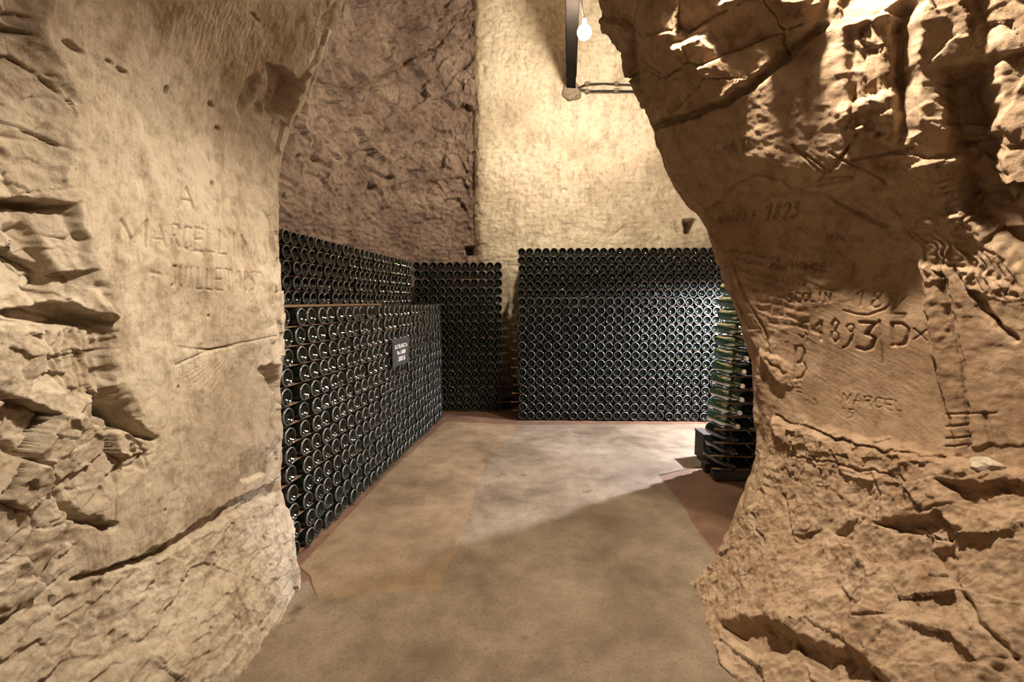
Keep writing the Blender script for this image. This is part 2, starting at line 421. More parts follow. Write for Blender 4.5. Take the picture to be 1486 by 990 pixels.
# chipped notch of the far corner
L.region([(374, 534), (398, 531), (425, 560), (425, 585), (398, 572)], -.05, .012)
L.region([(395, 700), (430, 690), (430, 735), (400, 722)], -.03, .012)
# scratched quill
L.groove([(258, 530), (300, 512), (350, 498), (394, 487)], .0045, .006, .2)
for k in range(7): L.groove([(262 + k * 4, 503 + k * 2.2), (300 + 5 * k, 508 - .5 * k), (330 + 2 * k, 503)], .0025, .0028, .2)
for k in range(8): L.groove([(262 + k * 7, 548 + k * 3), (300 + k * 5, 527 + k * .2), (320 + k * 4, 511 - k)], .0025, .0026, .2)
L.groove([(380, 503), (365, 530), (352, 556)], .003, .003)
# cut letters
L.text('A', (252, 302), (33, 0), (3, -30), .0042, .0100)
L.text('M', (166, 354), (58, 4), (2, -36), .0042, .0095)
L.text('A', (216, 358), (30, 2), (0, -32), .0036, .0060)
L.text('RCELLIN', (246, 358), (17.5, 2.6), (0, -33), .0038, .0080)
L.text('JUILLET', (250, 416), (12.5, 1.0), (0, -30), .0036, .0065); L.text('1857', (341, 420), (9.5, 1), (0, -27), .0036, .0065)
L.groove([(216, 396), (232, 398)], .004, .006); L.groove([(362, 440), (372, 425)], .003, .004)
wl = tag(L.build('wall_left', M['chalk']), 'cream chalk pillar wall with cut letters and a bedding crack', kind='structure')

# ------------------------------------------------------------------ the passage: right rock wall
SIL_R = [(985, 905), (1012, 868), (1040, 828), (1074, 765), (1098, 695), (1108, 630), (1105, 560), (1082, 475), (1054, 402), (1028, 318), (1000, 284), (962, 215), (938, 130), (905, 55), (874, 0)]
TAB_R = [
 [.0, -.02, -.04, -.08, -.10, -.11, -.09, -.05, 0],
 [.18, .18, .14, .08, .03, -.03, -.05, -.035, 0],
 [.30, .30, .26, .20, .14, .05, .0, -.01, 0],
 [.36, .36, .34, .28, .22, .12, .05, .015, 0],
 [.38, .38, .36, .32, .27, .19, .11, .045, 0],
 [.40, .40, .40, .38, .34, .27, .17, .07, 0],
 [.42, .42, .42, .42, .40, .34, .22, .095, 0],
 [.50, .50, .50, .50, .48, .43, .28, .115, 0],
 [.58, .58, .58, .58, .55, .46, .32, .135, 0],
 [.60, .60, .60, .60, .57, .46, .25, .085, 0],
 [.67, .67, .67, .66, .63, .50, .23, .06, 0],
 [.76, .76, .76, .74, .70, .56, .24, .055, 0],
 [.80, .80, .80, .78, .74, .56, .21, .05, 0],
 [.86, .86, .86, .82, .76, .54, .15, .02, 0],
 [.85, .85, .85, .80, .72, .48, .12, .01, 0]]
NETR = pillar_net(SIL_R, TAB_R, 1, [(2.82, .30), (3.10, .02)])
zs = [r[0][2] for r in NETR]
CVR = [max(8, int((b - a) / .0033)) if b < 2.5 else 26 for a, b in zip(zs[:-1], zs[1:])]
CUR = [8, 10, 20, 64, 92, 104, 106, 86, 30, 14, 12, 10, 14]
R = Rock(NETR, CUR, CVR, flip=True)
u, v = R.U, R.V
R.D += fbm(u, v, .4, 3, .5, 9.2) * .020
panel = R.mask([(1150, 470), (1335, 380), (1345, 450), (1385, 640), (1290, 650), (1160, 605), (1142, 540)], .012, .8)
skirt = R.mask([(1125, 606), (1165, 618), (1215, 640), (1255, 640), (1380, 668), (1500, 690), (1560, 1090), (960, 1090), (960, 880), (1060, 790), (1110, 700)], .012, .8)
vault = R.mask([(820, -40), (1190, -60), (1190, 40), (1110, 108), (1058, 142), (1000, 166), (944, 188), (900, 90)], .01, .8)
upper = R.mask([(944, 188), (1000, 166), (1058, 142), (1110, 108), (1190, 40), (1190, -60), (1560, -60), (1560, 330), (1340, 380), (1160, 460), (1080, 480), (1000, 290)], .02)
rest = np.clip(1 - panel - skirt, 0, 1)
R.D += rest * (.0045 * fbm(u, v, .06, 4, .6, 2.2) + .003 * ridged(u * .6, v, .07, 2, 3.0))
# raking pick marks across the dressed panel
q = (u * .83 + v * .55, -u * .55 + v * .83)
R.D += panel * (.0014 * gnoise(q[0] / .05, q[1] / .007) + .0009 * gnoise(q[0] / .03, q[1] / .004))
fa, ja = facets(u + .6 * R.wu, v + .6 * R.wv, .16, .11, .018, .028, 23)
fb, jb = facets(u + .8 * R.wu, v + .8 * R.wv, .05, .07, .004, .009, 51)
R.D += vault * (.012 + fa + .5 * fb - .012 * np.clip(1 - ja / .05, 0, 1))
near = R.mask([(1190, -60), (1560, -60), (1560, 400), (1380, 330), (1290, 210), (1235, 130)], .03)
R.D += near * (.8 * fa + fb)
flow = gnoise(u / .030 + 2.5 * fbm(u, v, .2, 2, .5, 1.0), v / .16) 
R.D += skirt * (.022 + .006 * flow + .006 * ridged(u, v, .09, 3, 2.0) + .005 * fbm(u, v, .025, 3, .6, 7.0) + .7 * fb)
sl = R.mask([(1230, 690), (1560, 660), (1560, 1090), (1040, 1090), (1050, 900), (1240, 860)], .05)
R.D += sl * (.9 * fa + .008 * ridged(u, v, .12, 4, 8.0))
uc = R.U[0, sum(CUR[:9])]
corner = np.exp(-((u - uc) / .07) ** 2)
ff, jf = facets(u + .5 * R.wu, v + .5 * R.wv, .06, .08, .006, .010, 47)
R.D += corner * ff
# chipped lip over the skirt
fe, je = facets(u + R.wu, v + R.wv, .045, .035, .006, .010, 88)
lip = R.mask([(1128, 606), (1165, 614), (1230, 632), (1300, 640), (1375, 660), (1300, 690), (1240, 672), (1170, 650), (1135, 640)], .01)
R.D += lip * (fe + .006)
R.groove([(1128, 604), (1165, 618), (1200, 630), (1245, 645), (1290, 655), (1370, 664)], .008, .018, 1.0)
for x0, y0, x1, y1 in ((1155, 660, 1300, 690), (1160, 640, 1158, 690), (1190, 660, 1196, 700), (1215, 655, 1222, 690), (1275, 690, 1282, 740), (1308, 665, 1320, 740)):
    R.groove([(x0, y0), ((x0 + x1) / 2 + 4, (y0 + y1) / 2), (x1, y1)], .006, .008, 1.0, lip=.003)
R.groove([(1145, 720), (1149, 755), (1158, 790), (1164, 792)], .008, .022, .8); R.groove([(1103, 750), (1108, 772), (1120, 788)], .008, .02, .8)
R.region([(1160, 780), (1195, 770), (1180, 786), (1164, 793)], -.02, .006); R.region([(1215, 775), (1252, 758), (1240, 780), (1225, 784)], -.025, .006)
R.region([(1275, 762), (1330, 756), (1370, 752), (1405, 778), (1385, 786), (1330, 778)], -.055, .008)
R.region([(1370, 700), (1420, 705), (1486, 700), (1520, 740), (1450, 745), (1395, 728)], -.045, .010)
R.region([(1052, 912), (1110, 902), (1180, 935), (1250, 955), (1300, 1000), (1330, 1080), (1230, 1040), (1175, 955), (1110, 955)], -.075, .012)
R.groove([(1255, 905), (1300, 900)], .005, .012); R.groove([(1280, 725), (1260, 850), (1250, 900)], .004, .006, 1.0); R.groove([(1400, 850), (1440, 920), (1486, 960)], .010, .02, 1.0)
R.region([(1360, 800), (1385, 798), (1390, 815), (1365, 818)], -.03, .008)
# the fluted edge between panel and near block, and the near block itself
R.region([(1338, 378), (1362, 384), (1380, 470), (1402, 560), (1410, 660), (1385, 660), (1362, 540), (1345, 450)], .020, .006, (.35, 0))
R.region([(1366, 384), (1420, 392), (1540, 440), (1540, 640), (1412, 650), (1400, 560), (1382, 470)], .012, .006, (.05, 0))
R.groove([(1352, 385), (1372, 400), (1386, 470), (1402, 560), (1406, 650)], .006, .016, .5)
R.groove([(1385, 385), (1400, 410), (1430, 450), (1476, 492)], .010, .022, .8); R.groove([(1420, 425), (1450, 465)], .009, .02, .5)
for k, y in enumerate((602, 620, 636, 648)): R.groove([(1374, y), (1408, y - 3)], .004, .008)
R.groove([(1405, 600), (1450, 598)], .003, .006); R.groove([(1432, 600), (1442, 660)], .008, .010)
# bed joint and bulge overhead
R.groove([(944, 190), (1000, 168), (1058, 144), (1110, 110), (1190, 40)], .016, .040, .8)
R.region([(995, 60), (1035, 45), (1060, 90), (1105, 100), (1050, 130), (1005, 132)], .020, .010, (.2, .2))
R.region([(1045, 0), (1100, -20), (1175, 0), (1170, 40), (1120, 60), (1060, 50)], .012, .012, (-.2, .2))
R.region([(1145, 5), (1185, 8), (1180, 30), (1150, 36)], .008, .006)
for k in range(5): R.groove([(1236 + 17 * k, 45 - 3 * k), (1240 + 16 * k, 110), (1246 + 15 * k, 180 + 6 * k)], .011, .020, .4, lip=.004)
R.groove([(1310, 15), (1312, 110), (1315, 190)], .02, .05, .4)
R.region([(1220, 150), (1320, 130), (1330, 195), (1240, 190), (1215, 175)], .012, .01)
for (x, y, rr) in ((1240, 160, .03), (1228, 172, .02), (1262, 150, .025), (1290, 168, .03)): R.scoop(x, y, rr, rr * .7, -.012)
R.region([(1372, 100), (1420, 90), (1445, 160), (1452, 260), (1500, 330), (1500, 395), (1440, 350), (1400, 300), (1388, 200)], -.085, .014)
R.region([(1425, -40), (1560, -40), (1560, 320), (1486, 300), (1452, 240), (1440, 120)], .045, .014)
R.region([(1330, -40), (1420, -40), (1432, 90), (1385, 180), (1340, 200), (1318, 130)], .02, .014, (0, .1))
for k in range(9): R.groove([(1300 + 14 * k, 300 + 6 * k), (1330 + 16 * k, 345 + 4 * k), (1352 + 18 * k, 395 + 5 * k)], .008, .006, 2.2, lip=.002)
for k in range(8): R.groove([(1362 + 3 * k, 262 + 10 * k), (1405 + 2 * k, 255 + 9 * k)], .005, .008, .8)
# contact of bulge and shaft
R.groove([(1025, 305), (1050, 285), (1075, 262), (1100, 255), (1130, 262), (1150, 280), (1200, 285), (1240, 305), (1290, 330)], .008, .012, .8)
R.region([(1027, 306), (1050, 287), (1075, 264), (1100, 257), (1130, 264), (1150, 282), (1200, 288), (1230, 305), (1170, 400), (1075, 420), (1050, 390)], -.008, .01)
# pick-struck courses on the shaft's corner
rnd = random.Random(4)
for r in range(8):
    for c in range(4):
        x = 1052 + r * 8 + c * 20 + (6 if r % 2 else 0); y = 352 + r * 15 + c * 5
        R.region([(x, y), (x + 17, y + 3 + rnd.uniform(-3, 3)), (x + 18, y + 13), (x + 2, y + 10)], -.0025 - .004 * rnd.random(), .004, (0, .22), .9)
R.groove([(1060, 380), (1085, 440), (1110, 480), (1118, 520), (1140, 540)], .008, .010, 1.0)
R.region([(1105, 505), (1135, 520), (1152, 530), (1156, 560), (1140, 556), (1125, 540)], .014, .004, (.3, 0))
# scratches
for pl in ([(1150, 210), (1180, 232), (1205, 248)], [(1152, 214), (1178, 238), (1200, 252)], [(1245, 192), (1225, 222), (1206, 250)], [(1240, 205), (1215, 240)], [(1205, 220), (1250, 245), (1284, 264)],
           [(1235, 233), (1290, 224), (1325, 216)], [(1185, 262), (1215, 256), (1240, 254)], [(1188, 268), (1240, 258)], [(1200, 250), (1190, 262)], [(1238, 140), (1236, 170), (1228, 186)]):
    R.groove(pl, .0038, .0095, .2)
T = R.text
T('CANT', (1034, 222), (13, 0), (3, -20), 0.0030, 0.0057, seed=3)
T('EMILE', (1040, 322), (12.5, -1), (4, -12), 0.0026, 0.0049, seed=4)
T('1823', (1108, 320), (13, -1.5), (5, -22), 0.0034, 0.0080, seed=5)
T('MENICHE', (1200, 346), (8, .6), (1, -8), 0.0026, 0.0046, seed=6)
T('ALPHONSE', (1118, 388), (10.5, .4), (1, -10), 0.0030, 0.0085, seed=7); T('16', (1192, 386), (11, 0), (2, -10), .002, .003, seed=8)
T('1860', (1142, 414), (8, 0), (1, -10), 0.0026, 0.0047, seed=9)
T('S', (1143, 438), (9, 0), (1, -12), 0.0030, 0.0065); T('COLIN', (1154, 437), (11, .2), (1, -13), 0.0032, 0.0076, seed=10)
R.groove([(1128, 318), (1150, 326), (1172, 340), (1192, 352)], .002, .003, .2); R.groove([(1122, 322), (1132, 350), (1155, 360), (1205, 362)], .002, .003, .2)
R.groove([(1155, 362), (1152, 372), (1142, 375)], .002, .003); R.groove([(1215, 365), (1240, 380), (1236, 405), (1210, 422), (1185, 412)], 0.0026, 0.0047)
T('189', (1240, 444), (23, 1.5), (4, -24), .0034, .0060, seed=11)
R.groove([(1314, 431), (1304, 442), (1294, 452)], .004, .007, .2); R.groove([(1294, 454), (1314, 456), (1312, 461)], .0045, .007, .2)
R.groove([(1224, 450), (1240, 455), (1262, 457), (1285, 448), (1294, 438)], .0042, .007, .2)
T('S', (1160, 490), (13, 0), (2, -24), .0038, .006)
R.groove([(1171, 480), (1173, 497)], .003, .005)
T('1', (1186, 494), (16, 0), (0, -28), .0055, .0095); T('8', (1206, 495), (18, 0), (0, -30), .0048, .0085); T('9', (1228, 494), (20, 0), (0, -25), .0036, .006)
R.groove([(1238, 492), (1230, 500), (1224, 506)], .0036, .006)
T('3', (1244, 508), (36, 0), (4, -40), .0068, .013, seed=14)
R.groove([(1276, 466), (1280, 490), (1283, 528)], .0042, .008, .2)
T('D', (1296, 500), (32, 2), (-1, -32), .0058, .0115, seed=15)
T('X', (1326, 492), (24, 3), (2, -16), .0030, .006)
T('B', (1155, 549), (20, 0), (0, -46), .0048, .009, seed=16)
T('DE', (1145, 567), (12, 1), (0, -13), .0022, .0034, seed=17)
T('MARCEL', (1224, 584), (15, 2.4), (0, -14), .0026, .0046, seed=18)
T('15', (1222, 604), (10, 2), (0, -13), .0024, .0042, seed=19)
T('13', (1172, 588), (9, 0), (0, -9), .002, .003)
wr = tag(R.build('wall_right', M['chalk_right']), 'chalk pillar with carved dates leaning into the arch', kind='structure')

# ------------------------------------------------------------------ the chamber walls
def plan_net(pts, zs, lean=None):
    return [[(x + (lean(z, k)[0] if lean else 0), y + (lean(z, k)[1] if lean else 0), z) for k, (x, y) in enumerate(pts)] for z in zs]
ZW = [0, .8, 1.5, 2.2, 3.0, 3.8, 4.6, 5.2]
# dark rough wall behind the low stack
B = Rock(plan_net([(-2.05, 1.2), (-2.02, 2.1), (-1.93, 2.6), (-1.86, 3.3), (-1.74, 4.0), (-1.56, 4.8), (-1.22, 5.40), (-.70, 5.62), (-.40, 5.66)], ZW,
          lambda z, k: (.03 * max(0, z - 3.0), -.02 * max(0, z - 3))), [6, 10, 34, 46, 60, 66, 50, 36], [8, 30, 66, 74, 74, 74, 20])
u, v = B.U, B.V
B.D += fbm(u, v, .6, 3, .5, 2.2) * .06
fa, ja = facets(u + 1.2 * B.wu, v + 1.2 * B.wv, .22, .15, .045, .09, 5)
fb, jb = facets(u + 1.2 * B.wu, v + 1.2 * B.wv, .085, .06, .016, .036, 95)
hi = sstep(1.9, 2.7, v)
B.D += hi * (fa - .03 * np.clip(1 - ja / .06, 0, 1)) + fb * (.5 + .5 * hi) + .014 * fbm(u, v, .05, 4, .6, 1.0)
B.D += (1 - hi) * .016 * (gnoise(u / .12, v / .035) + .6 * gnoise(u / .05, v / .02))
B.region([(600, 95), (640, 70), (672, 90), (655, 130), (625, 120)], .05, .02); B.groove([(470, 120), (520, 130), (580, 95), (640, 60)], .03, .07, 1.5); B.groove([(430, 110), (490, 140)], .03, .06, 1.5)
B.groove([(690, 85), (660, 110), (645, 130)], .025, .06, 1.0)
B.region([(675, 358), (691, 358), (693, 370), (677, 371)], -.22, .008, warp=.4)
wb = tag(B.build('wall_side', M['dark']), 'dark rough hewn chalk wall behind the bottle stacks', kind='structure')
# pale dressed wall at the back
K = Rock(plan_net([(-.66, 6.2), (-.50, 5.85), (-.43, 5.60), (-.25, 5.51), (.4, 5.48), (1.1, 5.46), (1.8, 5.44), (2.6, 5.42), (3.4, 5.38), (4.2, 5.28)], ZW),
         [4, 6, 14, 64, 72, 72, 40, 14, 10], [8, 30, 66, 74, 74, 74, 20])
u, v = K.U, K.V
K.D += fbm(u, v, .8, 3, .5, 6.2) * .035 + .010 * fbm(u, v, .07, 4, .6, 2.9) + .007 * gnoise(u / .12, v / .03)
fb, jb = facets(u + 1.4 * K.wu, v + 1.4 * K.wv, .16, .11, .004, .012, 19); K.D += fb * .7
K.groove([(800, 40), (770, 110), (745, 150)], .012, .012, 1.0); K.groove([(905, 330), (890, 342)], .02, .02, .5); K.groove([(758, 300), (760, 320)], .012, .012)
for x, y in ((700, 100), (712, 60), (735, 85), (705, 140), (770, 75), (940, 280), (955, 255)): K.scoop(x, y, .05, .05, .02)
K.region([(992, 318), (1007, 318), (1009, 338), (994, 339)], -.34, .012, warp=.5)
B2 = [(676, 358), (690, 358), (692, 369), (677, 370)]
wk = None
K.scoop(740, 230, .12, .3, .012)
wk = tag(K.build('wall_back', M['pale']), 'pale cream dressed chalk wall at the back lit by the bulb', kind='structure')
def flat_rock(name, net, cu, cv, mat, amp, flip, label):
    g = Rock(net, cu, cv, flip); g.D += fbm(g.U, g.V, .7, 4, .5, 3.0) * amp
    return tag(g.build(name, mat), label, kind='structure')
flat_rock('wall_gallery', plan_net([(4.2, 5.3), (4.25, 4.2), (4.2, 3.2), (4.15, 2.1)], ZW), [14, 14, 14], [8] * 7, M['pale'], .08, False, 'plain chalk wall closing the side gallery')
flat_rock('wall_front', plan_net([(4.3, 2.25), (3.4, 2.3), (2.5, 2.25), (1.9, 2.1)], ZW), [14, 14, 14], [8] * 7, M['chalk_right'], .05, False, 'chalk wall beside the arch facing the bottle gallery')
flat_rock('wall_lintel', plan_net([(2.1, 2.1), (.6, 2.0), (-.6, 2.0), (-2.2, 2.1)], [2.9, 3.6, 4.4, 5.2]), [20, 20, 20], [10] * 3, M['chalk'], .05, False, 'chalk face above the arch on the gallery side')
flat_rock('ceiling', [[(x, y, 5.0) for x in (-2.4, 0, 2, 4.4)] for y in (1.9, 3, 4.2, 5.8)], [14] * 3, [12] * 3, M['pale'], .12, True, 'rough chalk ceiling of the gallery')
flat_rock('wall_corner', [[(x, 2.02 , z) for x in (-1.2, -1.6, -2.2)] for z in (0, 1, 2, 3.2)], [8] * 2, [8] * 3, M['chalk'], .02, True, 'chalk face closing the corner beside the low stack')

# ------------------------------------------------------------------ floor
xs, ys = np.meshgrid(np.linspace(-2.4, 4.4, 150), np.linspace(-1.7, 5.9, 160))
zf = fbm(xs, ys, .5, 4, .5, 1.0) * .002 - .002
idx = np.arange(xs.size).reshape(xs.shape)
fl = grid_mesh('floor', np.stack([xs, ys, zf], -1).reshape(-1, 3), np.stack([idx[:-1, :-1], idx[:-1, 1:], idx[1:, 1:], idx[1:, :-1]], -1).reshape(-1, 4), M['earth'], True)
tag(fl, 'reddish brown earth floor under worn concrete slabs', kind='structure')
def slab(name, outline, mat, z, thick, seed):
    rnd = random.Random(seed); ring = []
    for (x0, y0), (x1, y1) in zip(outline, outline[1:] + outline[:1]):
        n = max(1, int(math.hypot(x1 - x0, y1 - y0) / .04))
        for k in range(n):
            t = k / n; j = .004 if n > 1 else 0
            ring.append((x0 + (x1 - x0) * t + rnd.uniform(-j, j), y0 + (y1 - y0) * t + rnd.uniform(-j, j)))
    bm = bmesh.new()
    top = [bm.verts.new((x, y, z)) for x, y in ring]; bot = [bm.verts.new((x * 1.0, y, z - thick)) for x, y in ring]
    f = bm.faces.new(top)
    for k in range(len(ring)):
        a = (k + 1) % len(ring); bm.faces.new((top[k], bot[k], bot[a], top[a]))
    bmesh.ops.triangulate(bm, faces=[f])
    bmesh.ops.recalc_face_normals(bm, faces=bm.faces)
    return obj(name, bm, mat, fl)
g2 = lambda p: tuple(ground(*p)[:2])
slab('concrete_slab', [g2((436, 822)), g2((560, 690)), g2((646, 612)), g2((760, 617)), g2((712, 660)), g2((700, 690)), g2((668, 790)), g2((636, 860)), g2((545, 864)), g2((462, 873)), (-.86, 1.85)], M['slab_tan'], .0006, .02, 3)
slab('concrete_slab', [g2((700, 690)), g2((712, 660)), g2((760, 617)), g2((1034, 616)), (3.6, 4.35), (3.6, 3.3), g2((1030, 674)), g2((955, 690)), g2((985, 725)), g2((1012, 770)), g2((1040, 806)), (1.0, 1.9), (1.0, -1.5), (-1.0, -1.5), (-1.0, 1.6), (-.86, 1.83), g2((462, 871)), g2((545, 862)), g2((636, 858)), g2((668, 788))], M['slab'], .002, .026, 8)

# ------------------------------------------------------------------ bottles
PROF = [(0, .030), (.010, .029), (.020, .022), (.029, .009), (.0330, .0025), (.0355, .0), (.0385, .0010), (.0408, .0045), (.0415, .012), (.0415, .150), (.0402, .172), (.0345, .198), (.0255, .224), (.0185, .246), (.0155, .268), (.0145, .283), (.0165, .286), (.0165, .297), (.0120, .300), (0, .300)]
RING = (5, 6)                        # faces of the stippled bearing ring, paler to carry the rim reflection
def lathe(prof, seg):
    v, f, mi = [], [], []
    v.append((0, prof[0][1], 0))
    for r, y in prof[1:-1]:
        for k in range(seg):
            a = 2 * math.pi * k / seg; v.append((r * math.cos(a), y, r * math.sin(a)))
    v.append((0, prof[-1][1], 0)); last = len(v) - 1; nr = len(prof) - 2
    for k in range(seg):
        k2 = (k + 1) % seg
        f.append((0, 1 + k2, 1 + k, 1 + k)); mi.append(0)
        for r in range(nr - 1):
            a, b = 1 + r * seg, 1 + (r + 1) * seg
            f.append((a + k, a + k2, b + k2, b + k)); mi.append(1 if r + 1 in RING else 0)
        a = 1 + (nr - 1) * seg; f.append((a + k, a + k2, last, last)); mi.append(0)
    return np.array(v), f, mi
def bottle_mesh(name, seg, prof, mats):
    v, f, mi = lathe(prof, seg)
    me = bpy.data.meshes.new(name)
    me.from_pydata([tuple(p) for p in v], [], [tuple(dict.fromkeys(q)) for q in f])
    for p, m in zip(me.polygons, mi): p.use_smooth = True; p.material_index = m
    for m in mats: me.materials.append(m)
    me.update(); return me
ME_B = bottle_mesh('wine_bottle', 28, PROF, [M['glass'], M['ring']])
ME_G = bottle_mesh('green_wine_bottle', 28, PROF, [M['green_glass'], M['green_glass']])
vc, fc_, _ = lathe([(0, .302), (.0135, .302), (.0158, .300), (.0168, .292), (.0150, .291), (0, .2915)], 20)
ME_C = bpy.data.meshes.new('crown_cap'); ME_C.from_pydata([tuple(p) for p in vc], [], [tuple(dict.fromkeys(q)) for q in fc_]); ME_C.materials.append(M['cap'])
DIA = .083
ORD = ['', 'first', 'second', 'third', 'fourth', 'fifth', 'sixth', 'seventh', 'eighth', 'ninth', 'tenth', 'eleventh', 'twelfth', 'thirteenth', 'fourteenth', 'fifteenth', 'sixteenth', 'seventeenth', 'eighteenth', 'nineteenth', 'twentieth']
def ordn(n): return ORD[n] if n <= 20 else 'twenty-' + ORD[n - 20] if n < 30 else 'thirty-' + ORD[n - 30]
CAND = []                               # (distance, matrix, label, group, seen, capped, green)
rb = random.Random(21)
def add_bottle(base, axis, label, group, seen, cap=False, green=False):
    axis = Vector(axis).normalized(); z = Vector((0, 0, 1)); x = axis.cross(z).normalized(); z = x.cross(axis)
    R3 = Matrix((x, axis, z)).transposed().to_4x4() @ Matrix.Rotation(rb.uniform(0, 6.28), 4, 'Y')
    m = Matrix.Translation(Vector(base)) @ R3
    CAND.append(((Vector(base) - Vector((0, 0, HC))).length, m, label, group, seen, cap, green))
def box_bm(sx, sy, sz, bev=0.0):
    bm = bmesh.new(); bmesh.ops.create_cube(bm, size=1.0, matrix=Matrix.Diagonal((sx, sy, sz, 1)))
    if bev: bmesh.ops.bevel(bm, geom=bm.edges[:], offset=bev, segments=1, affect='EDGES')
    return bm
def lath(p0, p1, w, h, label, group):
    p0, p1 = Vector(p0), Vector(p1); d = p1 - p0; n = 8; rnd = random.Random(label)
    bm = bmesh.new(); prev = None
    for k in range(n + 1):                                   # slightly bowed, sawn strip
        c = Vector(((k / n - .5) * d.length, 0, 0)); j = rnd.uniform(-.0012, .0012) if 0 < k < n else 0
        vs_ = [bm.verts.new((c.x, s * w / 2 + j, t * h / 2)) for s, t in ((-1, -1), (1, -1), (1, 1), (-1, 1))]
        if prev:
            for i in range(4): bm.faces.new((prev[i], prev[(i + 1) % 4], vs_[(i + 1) % 4], vs_[i]))
        else: bm.faces.new(vs_)
        prev = vs_
    bm.faces.new(prev[::-1])
    o = obj('wooden_lath', bm, M['wood']); o.location = (p0 + p1) / 2
    o.rotation_euler = (0, 0, math.atan2(d.y, d.x)); return tag(o, label, 'lath', group)

def stack(A, Bp, ncol, nrow, pv, z0, normal, info, label, group, seen, gap0=0.0, lathlab=None, lathgroup=None, over=(.03, .05), skip_lath=()):
    """bottles lying base outward between A and B (plan points of the base line)"""
    A, Bp = Vector((*A, 0)), Vector((*Bp, 0)); d = (Bp - A); step = d.length / ncol; d.normalize(); nrm = Vector((*normal, 0)).normalized()
    for r in range(nrow):
        z = z0 + pv * r + DIA / 2; drift = rb.uniform(-.006, .006)
        for c in range(ncol):
            off = -gap0 if c == 0 else 0
            p = A + d * (step * (c + .5) + off + drift + rb.uniform(-.003, .003)) + nrm * rb.uniform(-.010, .004)
            add_bottle((p.x, p.y, z), -nrm + Vector((0, 0, rb.uniform(-.001, .002))), label(r, c), group, seen(r, c))
        if lathlab and r not in skip_lath:
            p0 = A - d * (over[0] + rb.uniform(0, .03) + gap0) - nrm * .035; p1 = Bp + d * (over[1] + rb.uniform(-.03, .03)) - nrm * .035
            lath((p0.x, p0.y, z - DIA / 2 - (pv - DIA) / 2), (p1.x, p1.y, z - DIA / 2 - (pv - DIA) / 2), .026, pv - DIA - .0004, lathlab(r), lathgroup)
A1, A2 = ground(428, 816), ground(643, 607)
dl = Vector((A2[0] - A1[0], A2[1] - A1[1])).normalized(); nl = Vector((dl.y, -dl.x))
NCL = int(round(Vector((A2[0] - A1[0], A2[1] - A1[1])).length / .0905))
PV = .0880
stack(A1[:2], A2[:2], NCL, 13, PV, .010, nl, None,
      lambda r, c: 'dark wine bottle, %s from the pillar, %s layer from floor of low stack' % (ordn(c + 1), ordn(r + 1)),
      'bottles of the low stack with the slate', lambda r, c: True, .035,
      lambda r: 'thin wooden lath under the %s bottle layer from floor of low stack' % ordn(r + 1), 'laths of the low stack')
# tall stack behind it
off = .375; T1 = Vector(A1[:2]) - nl * off + dl * .05; T2 = Vector(A2[:2]) - nl * off + dl * .26
NCT = int(round((T2 - T1).length / .0905))
stack(T1, T2, NCT, 18, PV, .010, nl, None,
      lambda r, c: 'dark wine bottle, %s from the pillar, %s layer from top of tall rear stack' % (ordn(c + 1), ordn(18 - r)),
      'bottles of the tall rear stack', lambda r, c: r >= 13, 0.0,
      lambda r: 'thin wooden lath under the %s layer from top of tall rear stack' % ordn(18 - r), 'laths of the tall rear stack', skip_lath=range(0, 13))
# stack across the corner
m0, m1 = at(600, 437, 4.80), at(729, 437, 4.80)
stack((m0[0], 4.80), (m1[0], 4.80), 11, 18, PV, .010, (0, -1), None, lambda r, c: '', '', lambda r, c: True, 0,
      lambda r: 'wooden lath under the %s layer from top of corner stack' % ordn(18 - r), 'laths of the corner stack', (.0, .05))
# wide stack at the back: low front tier, tall rear tier
k0 = at(752, 437, 4.43); kd = Vector((1, -.035)).normalized(); kn = Vector((kd.y, -kd.x))
K0 = Vector((k0[0], 4.43)); K1 = K0 + kd * (30 * .0845)
stack(K0, K1, 30, 14, .0862, .010, kn, None, lambda r, c: '', '', lambda r, c: True, 0,
      lambda r: 'wooden lath under the %s layer from floor of wide front tier' % ordn(r + 1), 'laths of the wide front tier', (.05, .05))
q0 = at(751, 437, 4.78); Q0 = Vector((q0[0], 4.78)); Q1 = Q0 + kd * (31 * .0845)
stack(Q0, Q1, 31, 20, .0862, .010, kn, None, lambda r, c: '', '', lambda r, c: True, 0,
      lambda r: 'wooden lath under the %s layer from top of wide rear tier' % ordn(20 - r), 'laths of the wide rear tier', (.05, .05), skip_lath=range(0, 14))
for P0, dd, nn, ncol, nrow, stp, pv_ in ((Vector((m0[0], 4.80)), Vector((1, 0)), Vector((0, -1)), 11, 18, (m1[0] - m0[0]) / 11, PV), (Q0, kd, kn, 31, 20, .0845, .0862)):
    for r in range(nrow):                                   # the inner half of the pile, laid head to head with the outer half
        for c in range(ncol - 1):
            p = P0 + dd * (stp * (c + 1.0)) - nn * .605
            add_bottle((p.x, p.y, .010 + pv_ * r + DIA / 2), Vector((nn.x, nn.y, 0)), '', '', False)
